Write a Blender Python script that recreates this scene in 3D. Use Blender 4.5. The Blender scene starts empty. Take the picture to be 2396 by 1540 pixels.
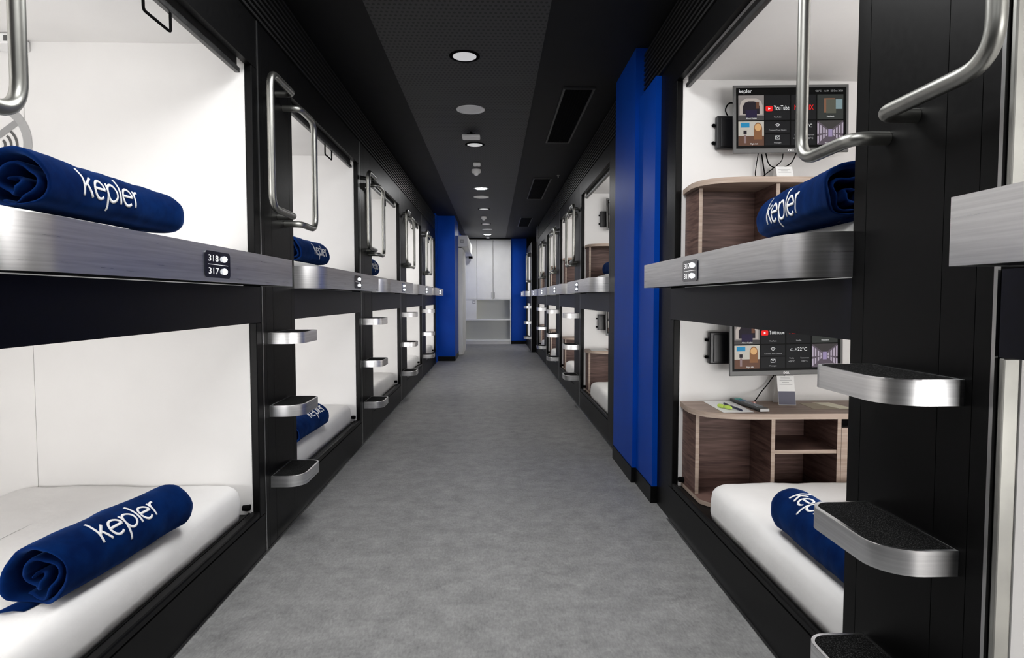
import bpy, bmesh, math, random
from mathutils import Vector, Matrix, noise
random.seed(7)
sc = bpy.context.scene
C = sc.collection
PI = math.pi

# ------------------------------------------------------------------ camera, world, exposure
FOCAL_PX, CXP, CYP, W_PX = 1450.0, 1198.0, 770.0, 2396.0
YAW = math.atan(43 / FOCAL_PX)
PITCH = math.atan(71 / math.hypot(FOCAL_PX, 43))
cam_d = bpy.data.cameras.new('camera')
cam = bpy.data.objects.new('camera', cam_d)
C.objects.link(cam)
cam.location = (0, 0, 1.2)
cam.rotation_euler = (PI / 2 - PITCH, 0, -YAW)
cam_d.sensor_fit = 'HORIZONTAL'
cam_d.sensor_width = 36
cam_d.lens = FOCAL_PX / W_PX * 36
cam_d.clip_start = 0.02
sc.camera = cam
wd = bpy.data.worlds.new('world')
sc.world = wd
wd.use_nodes = True
wd.node_tree.nodes['Background'].inputs[0].default_value = (0.5, 0.52, 0.56, 1)
wd.node_tree.nodes['Background'].inputs[1].default_value = 0.25
sc.view_settings.view_transform = 'Standard'
sc.view_settings.look = 'None'
sc.view_settings.exposure = 0.0
sc.view_settings.gamma = 1.0
sc.view_settings.use_curve_mapping = False
sc.cycles.max_bounces = 8
sc.cycles.diffuse_bounces = 5
sc.cycles.glossy_bounces = 4


def area(name, loc, rot, sx, sy, power, col=(1, 1, 1), shape='RECTANGLE'):
    l = bpy.data.lights.new(name, 'AREA')
    l.shape = shape
    l.size = sx
    if shape == 'RECTANGLE':
        l.size_y = sy
    l.energy = power
    l.color = col
    o = bpy.data.objects.new(name, l)
    o.location = loc
    o.rotation_euler = rot
    C.objects.link(o)
    return o


# unseen area lights added under the ceiling, above and behind the camera
for yy, pw in ((-1.2, 8), (0.6, 24), (2.3, 40)):
    area('aisle_fill_light', (-0.1, yy, 2.765), (0, 0, 0), 0.9, 0.9, pw)
# power of each unseen light added to brighten a bunk
POD_W = 18.0

# ------------------------------------------------------------------ materials
MATS = {}


def mat(name, col=(0.5, 0.5, 0.5), rough=0.5, metal=0.0, emit=None, es=1.0, spec=0.5):
    if name in MATS:
        return MATS[name]
    m = bpy.data.materials.new(name)
    m.use_nodes = True
    b = m.node_tree.nodes['Principled BSDF']
    b.inputs['Base Color'].default_value = (*col, 1)
    b.inputs['Roughness'].default_value = rough
    b.inputs['Metallic'].default_value = metal
    b.inputs['Specular IOR Level'].default_value = spec
    if emit:
        b.inputs['Emission Color'].default_value = (*emit, 1)
        b.inputs['Emission Strength'].default_value = es
    MATS[name] = m
    return m


def nd(m, t, **k):
    n = m.node_tree.nodes.new(t)
    for a, v in k.items():
        if a in n.inputs.keys():
            n.inputs[a].default_value = v
        else:
            setattr(n, a, v)
    return n


def lk(m, a, b):
    m.node_tree.links.new(a, b)


def bsdf(m):
    return m.node_tree.nodes['Principled BSDF']


def coords(m, scale=(1, 1, 1), rot=(0, 0, 0)):
    t = nd(m, 'ShaderNodeTexCoord')
    mp = nd(m, 'ShaderNodeMapping')
    mp.inputs['Scale'].default_value = scale
    mp.inputs['Rotation'].default_value = rot
    lk(m, t.outputs['Object'], mp.inputs['Vector'])
    return mp.outputs['Vector']


def noise_mat(name, c1, c2, scale, stretch=(1, 1, 1), rough=0.5, metal=0.0, bump=0.0, detail=6, lo=0.35, hi=0.65,
              r2=None, sheen=0.0, spec=0.5, bdist=0.002):
    m = mat(name, c1, rough, metal, spec=spec)
    v = coords(m, stretch)
    n = nd(m, 'ShaderNodeTexNoise', Scale=scale, Detail=detail)
    lk(m, v, n.inputs['Vector'])
    r = nd(m, 'ShaderNodeValToRGB')
    r.color_ramp.elements[0].position = lo
    r.color_ramp.elements[1].position = hi
    r.color_ramp.elements[0].color = (*c1, 1)
    r.color_ramp.elements[1].color = (*c2, 1)
    lk(m, n.outputs['Fac'], r.inputs['Fac'])
    lk(m, r.outputs['Color'], bsdf(m).inputs['Base Color'])
    if r2 is not None:
        mr = nd(m, 'ShaderNodeMapRange')
        mr.inputs['To Min'].default_value = rough
        mr.inputs['To Max'].default_value = r2
        lk(m, n.outputs['Fac'], mr.inputs['Value'])
        lk(m, mr.outputs['Result'], bsdf(m).inputs['Roughness'])
    if bump:
        b = nd(m, 'ShaderNodeBump', Strength=bump, Distance=bdist)
        lk(m, n.outputs['Fac'], b.inputs['Height'])
        lk(m, b.outputs['Normal'], bsdf(m).inputs['Normal'])
    if sheen:
        bsdf(m).inputs['Sheen Weight'].default_value = sheen
        bsdf(m).inputs['Sheen Roughness'].default_value = 0.4
        bsdf(m).inputs['Sheen Tint'].default_value = (0.15, 0.35, 1.0, 1)
    return m


M_BLACK = noise_mat('black_satin', (0.0028, 0.0028, 0.003), (0.004, 0.004, 0.0042), 60, rough=0.36, r2=0.44, spec=0.13)
M_BLACKM = mat('black_matte', (0.002, 0.002, 0.0022), 0.8, spec=0.05)
M_NAVYBLACK = noise_mat('blue_black_satin', (0.0022, 0.0025, 0.007), (0.003, 0.0035, 0.010), 50, rough=0.4, spec=0.2)
M_TRIM = mat('edge_trim_metal', (0.55, 0.55, 0.55), 0.3, 1.0)
M_WHITE = noise_mat('white_laminate', (0.80, 0.79, 0.78), (0.83, 0.82, 0.81), 3, rough=0.55, spec=0.25)
M_STEEL = noise_mat('brushed_steel', (0.78, 0.78, 0.79), (0.92, 0.92, 0.93), 3.0, stretch=(1, 1.2, 60), rough=0.25,
                    metal=1.0, r2=0.33)
bsdf(M_STEEL).inputs['Anisotropic'].default_value = 0.85
_t = nd(M_STEEL, 'ShaderNodeTangent', direction_type='RADIAL', axis='Z')
lk(M_STEEL, _t.outputs[0], bsdf(M_STEEL).inputs['Tangent'])
M_STEELV = noise_mat('satin_tube', (0.34, 0.34, 0.32), (0.44, 0.44, 0.41), 6, stretch=(1, 1, 1), rough=0.33, metal=1.0, r2=0.4)
M_PAD = noise_mat('tread_carpet', (0.003, 0.003, 0.003), (0.10, 0.10, 0.10), 380, rough=0.95, bump=0.8, detail=2, lo=0.52, hi=0.85, spec=0.1)
M_SHEET = noise_mat('bed_sheet', (0.80, 0.79, 0.78), (0.84, 0.83, 0.82), 5, rough=0.85, bump=0.5, detail=8, spec=0.1, bdist=0.012)
M_NAVY = noise_mat('navy_fleece', (0.0005, 0.008, 0.052), (0.001, 0.016, 0.088), 16, rough=0.95, bump=0.35, detail=12, sheen=0.12,
                   spec=0.05, bdist=0.006)
M_EMB = mat('white_embroidery', (0.85, 0.85, 0.85), 0.8)
M_BLUE = noise_mat('blue_panel', (0.0, 0.048, 0.36), (0.0, 0.058, 0.42), 2, rough=0.45, spec=0.12)
M_PLAST = mat('white_plastic', (0.86, 0.86, 0.86), 0.4)
M_DISC = mat('lamp_diffuser_dim', (0.7, 0.7, 0.7), 0.5, emit=(1, 1, 1), es=0.38)
M_LIT = mat('lamp_diffuser_lit', (0.9, 0.9, 0.9), 0.5, emit=(1, 1, 1), es=60)
M_CAB = noise_mat('grey_white_cabinet', (0.76, 0.76, 0.75), (0.80, 0.80, 0.79), 4, rough=0.5, spec=0.3)
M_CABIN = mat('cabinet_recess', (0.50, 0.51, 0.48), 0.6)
M_LED = mat('indicator_led', (1, 1, 1), 0.4, emit=(0.92, 0.96, 1.0), es=5)
M_PANEL = mat('number_panel_glass', (0.006, 0.008, 0.02), 0.12)
M_TXT = mat('glowing_white_print', (0.9, 0.9, 0.9), 0.5, emit=(1, 1, 1), es=0.5)  # white print with some emission added to its colour
M_TVG = mat('tv_grey_casing', (0.10, 0.10, 0.10), 0.4)
M_PAPER = mat('white_paper', (0.85, 0.85, 0.84), 0.8)
M_CREAM = mat('cream_paper', (0.80, 0.76, 0.60), 0.8)
M_GREYP = mat('grey_print', (0.42, 0.42, 0.42), 0.8)
M_GREYD = mat('dark_grey_print', (0.10, 0.10, 0.10), 0.8)
M_LIME = mat('lime_plastic', (0.55, 0.75, 0.12), 0.5)
M_INK = mat('navy_plastic', (0.01, 0.012, 0.05), 0.35)
M_COPPER = mat('copper_plug', (0.55, 0.33, 0.30), 0.3, 1.0)
M_TENTG = mat('tent_card_grey', (0.12, 0.12, 0.16), 0.7)
M_REMB = mat('remote_buttons', (0.35, 0.38, 0.42), 0.5)
M_TEAL = mat('remote_teal_button', (0.10, 0.55, 0.50), 0.5)
M_RBLUE = mat('remote_blue_button', (0.10, 0.35, 0.62), 0.5)


def floor_material():
    m = mat('grey_vinyl_floor', (0.2, 0.2, 0.2), 0.5, spec=0.35)
    v = coords(m)
    a = nd(m, 'ShaderNodeTexNoise', Scale=8.0, Detail=15, Roughness=0.8)
    lk(m, v, a.inputs['Vector'])
    v2 = coords(m, (40, 14, 1))
    b = nd(m, 'ShaderNodeTexNoise', Scale=3, Detail=4)
    lk(m, v2, b.inputs['Vector'])
    mx = nd(m, 'ShaderNodeMix', data_type='FLOAT')
    mx.inputs[0].default_value = 0.30
    lk(m, a.outputs['Fac'], mx.inputs[2])
    lk(m, b.outputs['Fac'], mx.inputs[3])
    r = nd(m, 'ShaderNodeValToRGB')
    r.color_ramp.elements[0].position = 0.30
    r.color_ramp.elements[1].position = 0.70
    r.color_ramp.elements[0].color = (0.135, 0.135, 0.136, 1)
    r.color_ramp.elements[1].color = (0.40, 0.40, 0.396, 1)
    lk(m, mx.outputs[0], r.inputs['Fac'])
    lk(m, r.outputs['Color'], bsdf(m).inputs['Base Color'])
    bm_ = nd(m, 'ShaderNodeBump', Strength=0.15, Distance=0.002)
    lk(m, a.outputs['Fac'], bm_.inputs['Height'])
    lk(m, bm_.outputs['Normal'], bsdf(m).inputs['Normal'])
    return m


def perforated_material():
    """black sheet with staggered round holes (object coordinates, metres)"""
    m = mat('perforated_black', (0.02, 0.02, 0.02), 0.55)
    t = nd(m, 'ShaderNodeTexCoord')
    s = nd(m, 'ShaderNodeSeparateXYZ')
    lk(m, t.outputs['Object'], s.inputs[0])

    def math_(op, a, b=None):
        n = nd(m, 'ShaderNodeMath', operation=op)
        for i, q in enumerate((a, b)):
            if q is None:
                continue
            if isinstance(q, (int, float)):
                n.inputs[i].default_value = q
            else:
                lk(m, q, n.inputs[i])
        return n.outputs[0]
    px, py = 0.0285, 0.0435
    yr = math_('DIVIDE', s.outputs[1], py)
    row = math_('FLOOR', yr)
    odd = math_('MULTIPLY', math_('MODULO', math_('ABSOLUTE', row), 2.0), 0.5)
    xr = math_('ADD', math_('DIVIDE', s.outputs[0], px), odd)
    fx = math_('MULTIPLY', math_('SUBTRACT', math_('FRACT', xr), 0.5), px)
    fy = math_('MULTIPLY', math_('SUBTRACT', math_('FRACT', yr), 0.5), py)
    d = math_('SQRT', math_('ADD', math_('MULTIPLY', fx, fx), math_('MULTIPLY', math_('MULTIPLY', fy, fy), 0.5)))
    hole = math_('LESS_THAN', d, 0.0080)
    mx = nd(m, 'ShaderNodeMix', data_type='RGBA')
    lk(m, hole, mx.inputs[0])
    mx.inputs[6].default_value = (0.040, 0.040, 0.040, 1)
    mx.inputs[7].default_value = (0.001, 0.001, 0.001, 1)
    lk(m, mx.outputs[2], bsdf(m).inputs['Base Color'])
    return m


def wood_material(name, c1, c2, sc_=(0.9, 1.2, 14)):
    m = mat(name, c1, 0.5, spec=0.25)
    v = coords(m, sc_)
    n = nd(m, 'ShaderNodeTexNoise', Scale=5, Detail=8, Distortion=0.6)
    lk(m, v, n.inputs['Vector'])
    r = nd(m, 'ShaderNodeValToRGB')
    r.color_ramp.elements[0].position = 0.32
    r.color_ramp.elements[1].position = 0.7
    r.color_ramp.elements[0].color = (*c1, 1)
    r.color_ramp.elements[1].color = (*c2, 1)
    lk(m, n.outputs['Fac'], r.inputs['Fac'])
    lk(m, r.outputs['Color'], bsdf(m).inputs['Base Color'])
    return m


M_FLOOR = floor_material()
M_PERF = perforated_material()
M_WOOD = wood_material('walnut_veneer', (0.055, 0.028, 0.024), (0.175, 0.105, 0.088))
M_WOODL = wood_material('walnut_edge_light', (0.33, 0.25, 0.20), (0.46, 0.37, 0.31))
M_WOODT = wood_material('walnut_top', (0.20, 0.14, 0.115), (0.36, 0.27, 0.22), (0.9, 14, 14))
M_CEIL = noise_mat('charcoal_ceiling', (0.010, 0.010, 0.0105), (0.012, 0.012, 0.0125), 8, rough=0.6, spec=0.15)


# ------------------------------------------------------------------ mesh helpers
class MB:
    def __init__(s):
        s.bm = bmesh.new()
        s.mats = []

    def mi(s, m):
        if m not in s.mats:
            s.mats.append(m)
        return s.mats.index(m)

    def box(s, x0, x1, y0, y1, z0, z1, m=None, bev=0.0):
        vs = [s.bm.verts.new((x, y, z)) for x in sorted((x0, x1)) for y in sorted((y0, y1)) for z in sorted((z0, z1))]
        idx = [(0, 1, 3, 2), (4, 6, 7, 5), (0, 4, 5, 1), (2, 3, 7, 6), (0, 2, 6, 4), (1, 5, 7, 3)]
        fs = [s.bm.faces.new([vs[i] for i in f]) for f in idx]
        k = s.mi(m) if m else 0
        for f in fs:
            f.material_index = k
        if bev > 0:
            es = list({e for f in fs for e in f.edges})
            bmesh.ops.bevel(s.bm, geom=es, offset=bev, segments=2, affect='EDGES', profile=0.5)
        return s

    def prism(s, pts, z0, z1, m=None, mside=None):
        """vertical extrusion of a closed 2-D outline"""
        a = [s.bm.verts.new((p[0], p[1], z0)) for p in pts]
        b = [s.bm.verts.new((p[0], p[1], z1)) for p in pts]
        n = len(pts)
        k = s.mi(m) if m else 0
        ks = s.mi(mside) if mside else k
        f = s.bm.faces.new(a[::-1]); f.material_index = k
        f = s.bm.faces.new(b); f.material_index = k
        for i in range(n):
            f = s.bm.faces.new((a[i], a[(i + 1) % n], b[(i + 1) % n], b[i]))
            f.material_index = ks
            f.smooth = True
        return s

    def wall(s, path, t, z0, z1, m=None):
        """upright strip of thickness t following an open 2-D path"""
        n = len(path)
        L, R = [], []
        for i, p in enumerate(path):
            a = Vector(path[max(i - 1, 0)]); b = Vector(path[min(i + 1, n - 1)])
            d = (b - a).normalized()
            nn = Vector((-d.y, d.x))
            L.append(Vector(p) + nn * t / 2); R.append(Vector(p) - nn * t / 2)
        return s.prism([tuple(q) for q in L] + [tuple(q) for q in R[::-1]], z0, z1, m)

    def tube(s, pts, r, m=None, seg=14, cap=True):
        pts = [Vector(p) for p in pts]
        n = len(pts)
        k = s.mi(m) if m else 0
        T = [(pts[min(i + 1, n - 1)] - pts[max(i - 1, 0)]).normalized() for i in range(n)]
        up = Vector((0, 0, 1)) if abs(T[0].z) < 0.9 else Vector((1, 0, 0))
        nn = (up - T[0] * up.dot(T[0])).normalized()
        rings = []
        for i in range(n):
            nn = (nn - T[i] * nn.dot(T[i])).normalized()
            bb = T[i].cross(nn)
            rr = r[i] if isinstance(r, (list, tuple)) else r
            rings.append([s.bm.verts.new(pts[i] + (nn * math.cos(2 * PI * j / seg) + bb * math.sin(2 * PI * j / seg)) * rr) for j in range(seg)])
        for i in range(n - 1):
            for j in range(seg):
                f = s.bm.faces.new((rings[i][j], rings[i][(j + 1) % seg], rings[i + 1][(j + 1) % seg], rings[i + 1][j]))
                f.material_index = k; f.smooth = True
        if cap:
            for q in (rings[0][::-1], rings[-1]):
                f = s.bm.faces.new(q); f.material_index = k
        return s

    def lathe(s, prof, c, m=None, seg=40, axis='z'):
        """prof = [(r, h)...] about a vertical line through c"""
        k = s.mi(m) if m else 0
        rings = []
        for r, h in prof:
            ring = []
            for j in range(seg):
                a = 2 * PI * j / seg
                if axis == 'z':
                    p = (c[0] + r * math.cos(a), c[1] + r * math.sin(a), c[2] + h)
                elif axis == 'x':
                    p = (c[0] + h, c[1] + r * math.cos(a), c[2] + r * math.sin(a))
                else:
                    p = (c[0] + r * math.cos(a), c[1] + h, c[2] + r * math.sin(a))
                ring.append(s.bm.verts.new(p))
            rings.append(ring)
        for i in range(len(rings) - 1):
            for j in range(seg):
                f = s.bm.faces.new((rings[i][j], rings[i][(j + 1) % seg], rings[i + 1][(j + 1) % seg], rings[i + 1][j]))
                f.material_index = k; f.smooth = True
        for q in (rings[0][::-1], rings[-1]):
            f = s.bm.faces.new(q); f.material_index = k
        return s

    def quad(s, pts, m=None):
        f = s.bm.faces.new([s.bm.verts.new(p) for p in pts])
        f.material_index = s.mi(m) if m else 0
        return s

    def build(s, name, m=None, parent=None, smooth=False):
        me = bpy.data.meshes.new(name)
        bmesh.ops.remove_doubles(s.bm, verts=s.bm.verts, dist=1e-6)
        bmesh.ops.recalc_face_normals(s.bm, faces=s.bm.faces)
        if smooth:
            for f in s.bm.faces:
                f.smooth = True
        else:
            for e_ in s.bm.edges:
                if len(e_.link_faces) == 2 and e_.calc_face_angle(0) > 0.7:
                    e_.smooth = False
        s.bm.to_mesh(me)
        s.bm.free()
        for q in (s.mats or [m]):
            me.materials.append(q)
        o = bpy.data.objects.new(name, me)
        C.objects.link(o)
        if parent:
            o.parent = parent
        return o


def tag(o, label=None, cat=None, group=None, kind=None):
    for k, v in (('label', label), ('category', cat), ('group', group), ('kind', kind)):
        if v:
            o[k] = v
    return o


def empty(name, loc, rz=0, label=None, cat=None, group=None):
    o = bpy.data.objects.new(name, None)
    o.empty_display_size = 0.1
    o.location = loc
    o.rotation_euler = (0, 0, rz)
    C.objects.link(o)
    return tag(o, label, cat, group)


def copy_tree(o, parent=None):
    c = o.copy()
    C.objects.link(c)
    c.parent = parent
    for ch in list(o.children):
        copy_tree(ch, c)
    return c


def struct(o):
    o['kind'] = 'structure'
    return o


def rounded(x0, x1, y0, y1, rs, n=8):
    """rounded rectangle, rs = radii for corners (x0,y0),(x1,y0),(x1,y1),(x0,y1)"""
    if not isinstance(rs, (list, tuple)):
        rs = [rs] * 4
    out = []
    for (cx, cy, sx, sy, a0), r in zip(((x0, y0, 1, 1, PI), (x1, y0, -1, 1, 1.5 * PI), (x1, y1, -1, -1, 0), (x0, y1, 1, -1, PI / 2)), rs):
        if r < 1e-5:
            out.append((cx, cy)); continue
        for i in range(n + 1):
            a = a0 + PI / 2 * i / n
            out.append((cx + sx * r + r * math.cos(a), cy + sy * r + r * math.sin(a)))
    return out


def text_mb(body, size, m, place, sx=1.0, align='LEFT', ext=0.0):
    """text as mesh; place(u, v) -> world/local point"""
    cu = bpy.data.curves.new('t', 'FONT')
    cu.body = body
    cu.size = size
    cu.align_x = align
    cu.resolution_u = 3
    ob = bpy.data.objects.new('t', cu)
    C.objects.link(ob)
    dg = bpy.context.evaluated_depsgraph_get()
    me = bpy.data.meshes.new_from_object(ob.evaluated_get(dg))
    bpy.data.objects.remove(ob)
    mb = MB()
    vs = [mb.bm.verts.new(place(v.co.x * sx, v.co.y)) for v in me.vertices]
    k = mb.mi(m)
    for p in me.polygons:
        try:
            f = mb.bm.faces.new([vs[i] for i in p.vertices])
            f.material_index = k
        except ValueError:
            pass
    bpy.data.meshes.remove(me)
    return mb


def merge(a, b):
    """append MB b to MB a"""
    vm = {v: a.bm.verts.new(v.co) for v in b.bm.verts}
    for f in b.bm.faces:
        try:
            g = a.bm.faces.new([vm[v] for v in f.verts])
            g.material_index = a.mi(b.mats[f.material_index])
        except ValueError:
            pass
    b.bm.free()
    return a


def bend(pts, r, n=7):
    """round the corners of a 3-D polyline"""
    P = [Vector(p) for p in pts]
    out = [P[0]]
    for i in range(1, len(P) - 1):
        a = (P[i - 1] - P[i]); b = (P[i + 1] - P[i])
        d = min(r, a.length * 0.49, b.length * 0.49)
        p0 = P[i] + a.normalized() * d
        p2 = P[i] + b.normalized() * d
        for k in range(n + 1):
            t = k / n
            out.append(p0 * (1 - t) ** 2 + P[i] * 2 * t * (1 - t) + p2 * t * t)
    out.append(P[-1])
    return out


# ------------------------------------------------------------------ the room
XL, XR, P = 1.08, 0.95, 2.165
ZC, ZT = 2.78, 2.47
struct(MB().box(-2.75, 2.65, -2.2, 17.0, -0.05, 0.0).build('floor', M_FLOOR))
struct(MB().box(-2.75, 2.65, -2.2, 17.0, ZC, ZC + 0.05).build('ceiling', M_CEIL))
tag(MB().box(-0.69, 0.31, -2.1, 16.25, ZC - 0.006, ZC - 0.0005).build('ceiling_panel', M_PERF),
    'long black perforated panel running down the middle of the ceiling', 'ceiling panel')
struct(MB().box(-2.75, 2.65, -2.3, -2.2, 0, ZC).build('wall_back', M_BLACKM))
struct(MB().box(-2.75, -2.70, -2.2, 17.0, 0, ZC).build('wall_left', M_BLACKM))
struct(MB().box(2.55, 2.60, -2.2, 17.0, 0, ZC).build('wall_right', M_BLACKM))
struct(MB().box(-2.7, 2.55, 16.92, 17.0, 0, ZC).build('wall_front', M_CAB))
struct(MB().box(-XL - 0.12, -XL, -2.19, 0.745, 0, ZT).build('wall_left', M_BLACK))
# blue stub wall at the end of the left row, and the blue wall carrying the sliding door
LP = [0.755 + P * k for k in range(5)]
yb = LP[-1] + P + 0.01
w = struct(MB().box(-XL - 0.6, -0.742, 11.93, 13.12, 0.09, ZC - 0.002).build('wall_left', M_BLUE))
struct(MB().box(-XL - 0.1, -XL + 0.01, yb, 11.92, 0, ZC - 0.002).build('wall_left', M_BLUE))
struct(MB().box(-XL - 0.2, -0.80, 13.13, 16.9, 0.0, ZC - 0.002).build('wall_left', M_BLUE))
struct(MB().box(-XL - 0.6, -0.738, 11.925, 13.12, 0.001, 0.088).build('baseboard_left', M_BLACK))
# blue wall at the far right
struct(MB().box(0.47, 1.6, 16.38, 16.50, 0.085, ZC - 0.002).build('wall_right', M_BLUE))
struct(MB().box(0.47, 1.6, 16.37, 16.50, 0.001, 0.083).build('baseboard_right', M_BLACK))
struct(MB().box(XR, XR + 0.12, 13.285, 13.88, 0.0, ZC - 0.002).build('wall_right', M_BLACK))
struct(MB().box(XR - 0.09, XR + 0.12, 16.08, 16.36, 0.0, ZC - 0.002).build('wall_right', M_BLACK))
# blue service panels between the first and second pod on the right
struct(MB().box(0.90, 1.05, 3.965, 4.60, 0.10, ZC - 0.002).build('wall_right', M_BLUE))
struct(MB().box(0.925, 1.05, 3.56, 3.955, 0.10, ZT - 0.005).build('wall_right', M_BLUE))
struct(MB().box(0.894, 1.05, 3.965, 4.60, 0.001, 0.098).build('baseboard_right', M_BLACK))
struct(MB().box(0.919, 1.05, 3.56, 3.955, 0.001, 0.098).build('baseboard_right', M_BLACK))
struct(MB().box(0.955, 1.05, 3.312, 3.555, 0.0, ZT - 0.005).build('wall_right', M_BLACK))
struct(MB().box(-XL + 0.001, -XL + 0.012, 0.76, yb, 0.0005, 0.004).build('trim_1', M_TRIM))
struct(MB().box(XR - 0.012, XR - 0.001, -0.9, 3.30, 0.0005, 0.004).build('trim_2', M_TRIM))
struct(MB().box(XR - 0.012, XR - 0.001, 4.62, 13.28, 0.0005, 0.004).build('trim_2', M_TRIM))


def grille(name, s, x, segs, label):
    root = empty(name, (s * x, segs[0][0], ZT), 0, label, 'air grille')
    bk = MB(); sl = MB()
    for y0, y1 in segs:
        a, b = y0 - segs[0][0], y1 - segs[0][0]
        bk.box(s * 0.05, s * 0.10, a, b, 0.004, ZC - ZT - 0.003)
        z = 0.012
        while z < ZC - ZT - 0.03:
            sl.box(0, s * 0.03, a, b, z, z + 0.013)
            z += 0.030
        yy = a
        while yy < b:
            sl.box(s * 0.03, s * 0.05, yy, yy + 0.02, 0.004, ZC - ZT - 0.003)
            yy += 1.05
    bk.build('backing', M_BLACKM, root)
    o = sl.build('slats', mat('grille_slat', (0.016, 0.016, 0.016), 0.45), root)


grille('ceiling_grille', -1, XL, [(-2.1, 11.92)], 'long black slatted grille under the ceiling along the left row of sleeping pods')
grille('ceiling_grille', 1, XR, [(-2.1, 3.96), (4.61, 13.28)], 'long black slatted grille under the ceiling along the right row of sleeping pods')


# ------------------------------------------------------------------ one sleeping pod (upper and lower bunk)
def make_pod(s, numbers=None, ztop=2.28, ladder=True, jw=0.065, rail_end=P):
    root = empty('sleeping_pod', (0, 0, 0))

    def bx(mb, u0, u1, v0, v1, z0, z1, m=None, bev=0):
        return mb.box(s * u0, s * u1, v0, v1, z0, z1, m, bev)
    e = 0.0015
    # tall pillar between the pods: core, three clad panels with fine joints
    mb = MB()
    bx(mb, 0.004, 0.12, e, 0.48, 0.001, ZT - 0.004)
    for a, b in ((0.012, 0.055), (0.057, 0.15), (0.152, 0.425), (0.427, 0.48)):
        bx(mb, 0, 0.0038, a, b, 0.001, ZT - 0.004)
    mb.build('pillar', M_BLACK, root)
    bx(MB(), -0.002, 0.0038, e, 0.0105, 0.001, ZT - 0.004).build('edge_trim', M_TRIM, root)
    mb = MB()
    bx(mb, 0, 0.03, 0.4805, P - e, 0.005, 0.185)
    mb.build('kick_panel', M_BLACK, root)
    mb = MB()
    lip = 0.040 if s < 0 else 0.018
    bx(mb, 0.0, lip, 0.4805, P - jw - 0.001, 0.187, 0.218, bev=0.008)
    bx(mb, lip + 0.0005, 0.13, 0.4805, P - jw - 0.001, 0.187, 0.2022, bev=0.002)
    if s < 0:
        bx(mb, 0.046, 0.054, 0.4805, P - jw - 0.001, 0.2024, 0.212, bev=0.002)
    mb.build('sill', M_BLACK, root)
    mb = MB()
    bx(mb, 0, 0.03, 0.4805, P - e, 1.09, 1.255)
    mb.build('fascia', M_NAVYBLACK, root)
    mb = MB()
    bx(mb, 0, 0.03, 0.4805, P - e, ztop, ZT - 0.004)
    mb.build('header', M_BLACK, root)
    for z0, z1 in ((0.187, 1.089), (1.382, ztop - 0.001)):
        mb = MB()
        bx(mb, 0, 0.032, P - jw, P - e, z0, z1, bev=0.003)
        mb.build('jamb', M_BLACK if jw > 0.03 else M_STEELV, root)  # narrow black jamb made steel, imitating the white interior reflected in it
    # linings
    D = 1.42
    for nm, z0, z1 in (('lower_lining', 0.19, 1.255), ('upper_lining', 1.2555, 2.345)):
        up = nm == 'upper_lining'
        zf = z0 + (0.045 if up else 0.012)
        zc = z1 - (0.012 if up else 0.165)
        mb = MB()
        if up:
            mb2 = MB()
            pth = [(s * 0.03, 0.4815), (s * -0.126, 0.62), (s * -0.126, rail_end - 0.012), (s * 0.03, rail_end - 0.012)]
            mb2.prism(pth, z0 + 0.004, zf - 0.001)
            mb2.build('bunk_ledge', M_BLACK, root)
        bx(mb, 0.056 if up else 0.131, D, 0.0605, P - jw - 0.001, z0 + 0.002, zf)                       # floor
        bx(mb, 0.034 if up else 0.031, D, 0.0605, P - jw - 0.001, zc, z1 - 0.002)       # ceiling
        bx(mb, D, D + 0.03, 0.02, P - 0.02, z0 + 0.002, z1 - 0.002)               # back wall
        bx(mb, 0.121, D - 0.0005, 0.02, 0.06, z0 + 0.002, z1 - 0.002)             # wall at the near end
        bx(mb, 0.034, 0.998, P - jw - 0.0005, P - min(0.02, jw / 3), zf, z1 - 0.003)                # wall at the far end, two boards
        bx(mb, 1.0, D - 0.0005, P - jw - 0.0005, P - min(0.02, jw / 3), zf, z1 - 0.003)
        mb.build(nm, M_WHITE, root)
    # roller blind, rolled up under the header
    mb = MB()
    zb = ztop - 0.012
    mb.tube([(s * 0.075, 0.50, zb + 0.02), (s * 0.075, P - 0.12, zb + 0.02)], 0.028)
    bx(mb, 0.04, 0.062, 0.49, P - 0.09, zb - 0.035, zb - 0.012, bev=0.004)
    bx(mb, 0.046, 0.050, 0.50, P - 0.11, zb - 0.014, zb + 0.03)
    bl = mb.build('roller_blind', noise_mat('blind_fabric', (0.02, 0.02, 0.02), (0.035, 0.035, 0.035), 40, rough=0.4, bump=0.2), root)
    if s < 0:
        pl = [(s * 0.05, 1.33, zb - 0.03), (s * 0.05, 1.33, zb - 0.10), (s * 0.05, 1.50, zb - 0.10), (s * 0.05, 1.50, zb - 0.03)]
        mb = MB(); mb.tube(bend(pl, 0.012, 3), 0.005, seg=8)
        mb.build('pull_loop', M_BLACKM, bl)
    for z in (0.245, 1.40):
        mb = MB()
        mb.lathe([(0.004, -0.02), (0.013, -0.02), (0.015, 0.0), (0.013, 0.012), (0.004, 0.012)], (s * 0.045, P - 0.10, z), seg=12, axis='x')
        mb.box(s * 0.04, s * 0.05, P - 0.105, P - 0.066, z - 0.006, z + 0.006)
        mb.build('blind_latch', M_BLACKM, root)
    # curved steel rail round the edge of the upper bunk
    r, n = 0.135, 14
    path = [(s * 0.0, 0.4815)]
    for i in range(n + 1):
        a = PI / 2 * i / n
        path.append((s * -(0.14 - r + r * math.sin(a)), 0.482 + r - r * math.cos(a)))
    path += [(s * -0.14, rail_end - 0.004)]
    mb = MB()
    mb.wall(path, 0.010, 1.257, 1.378)
    mb.box(s * -0.134, s * -0.001, rail_end - 0.010, rail_end - 0.003, 1.257, 1.378)
    rail = mb.build('guard_rail', M_STEEL, root)
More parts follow.
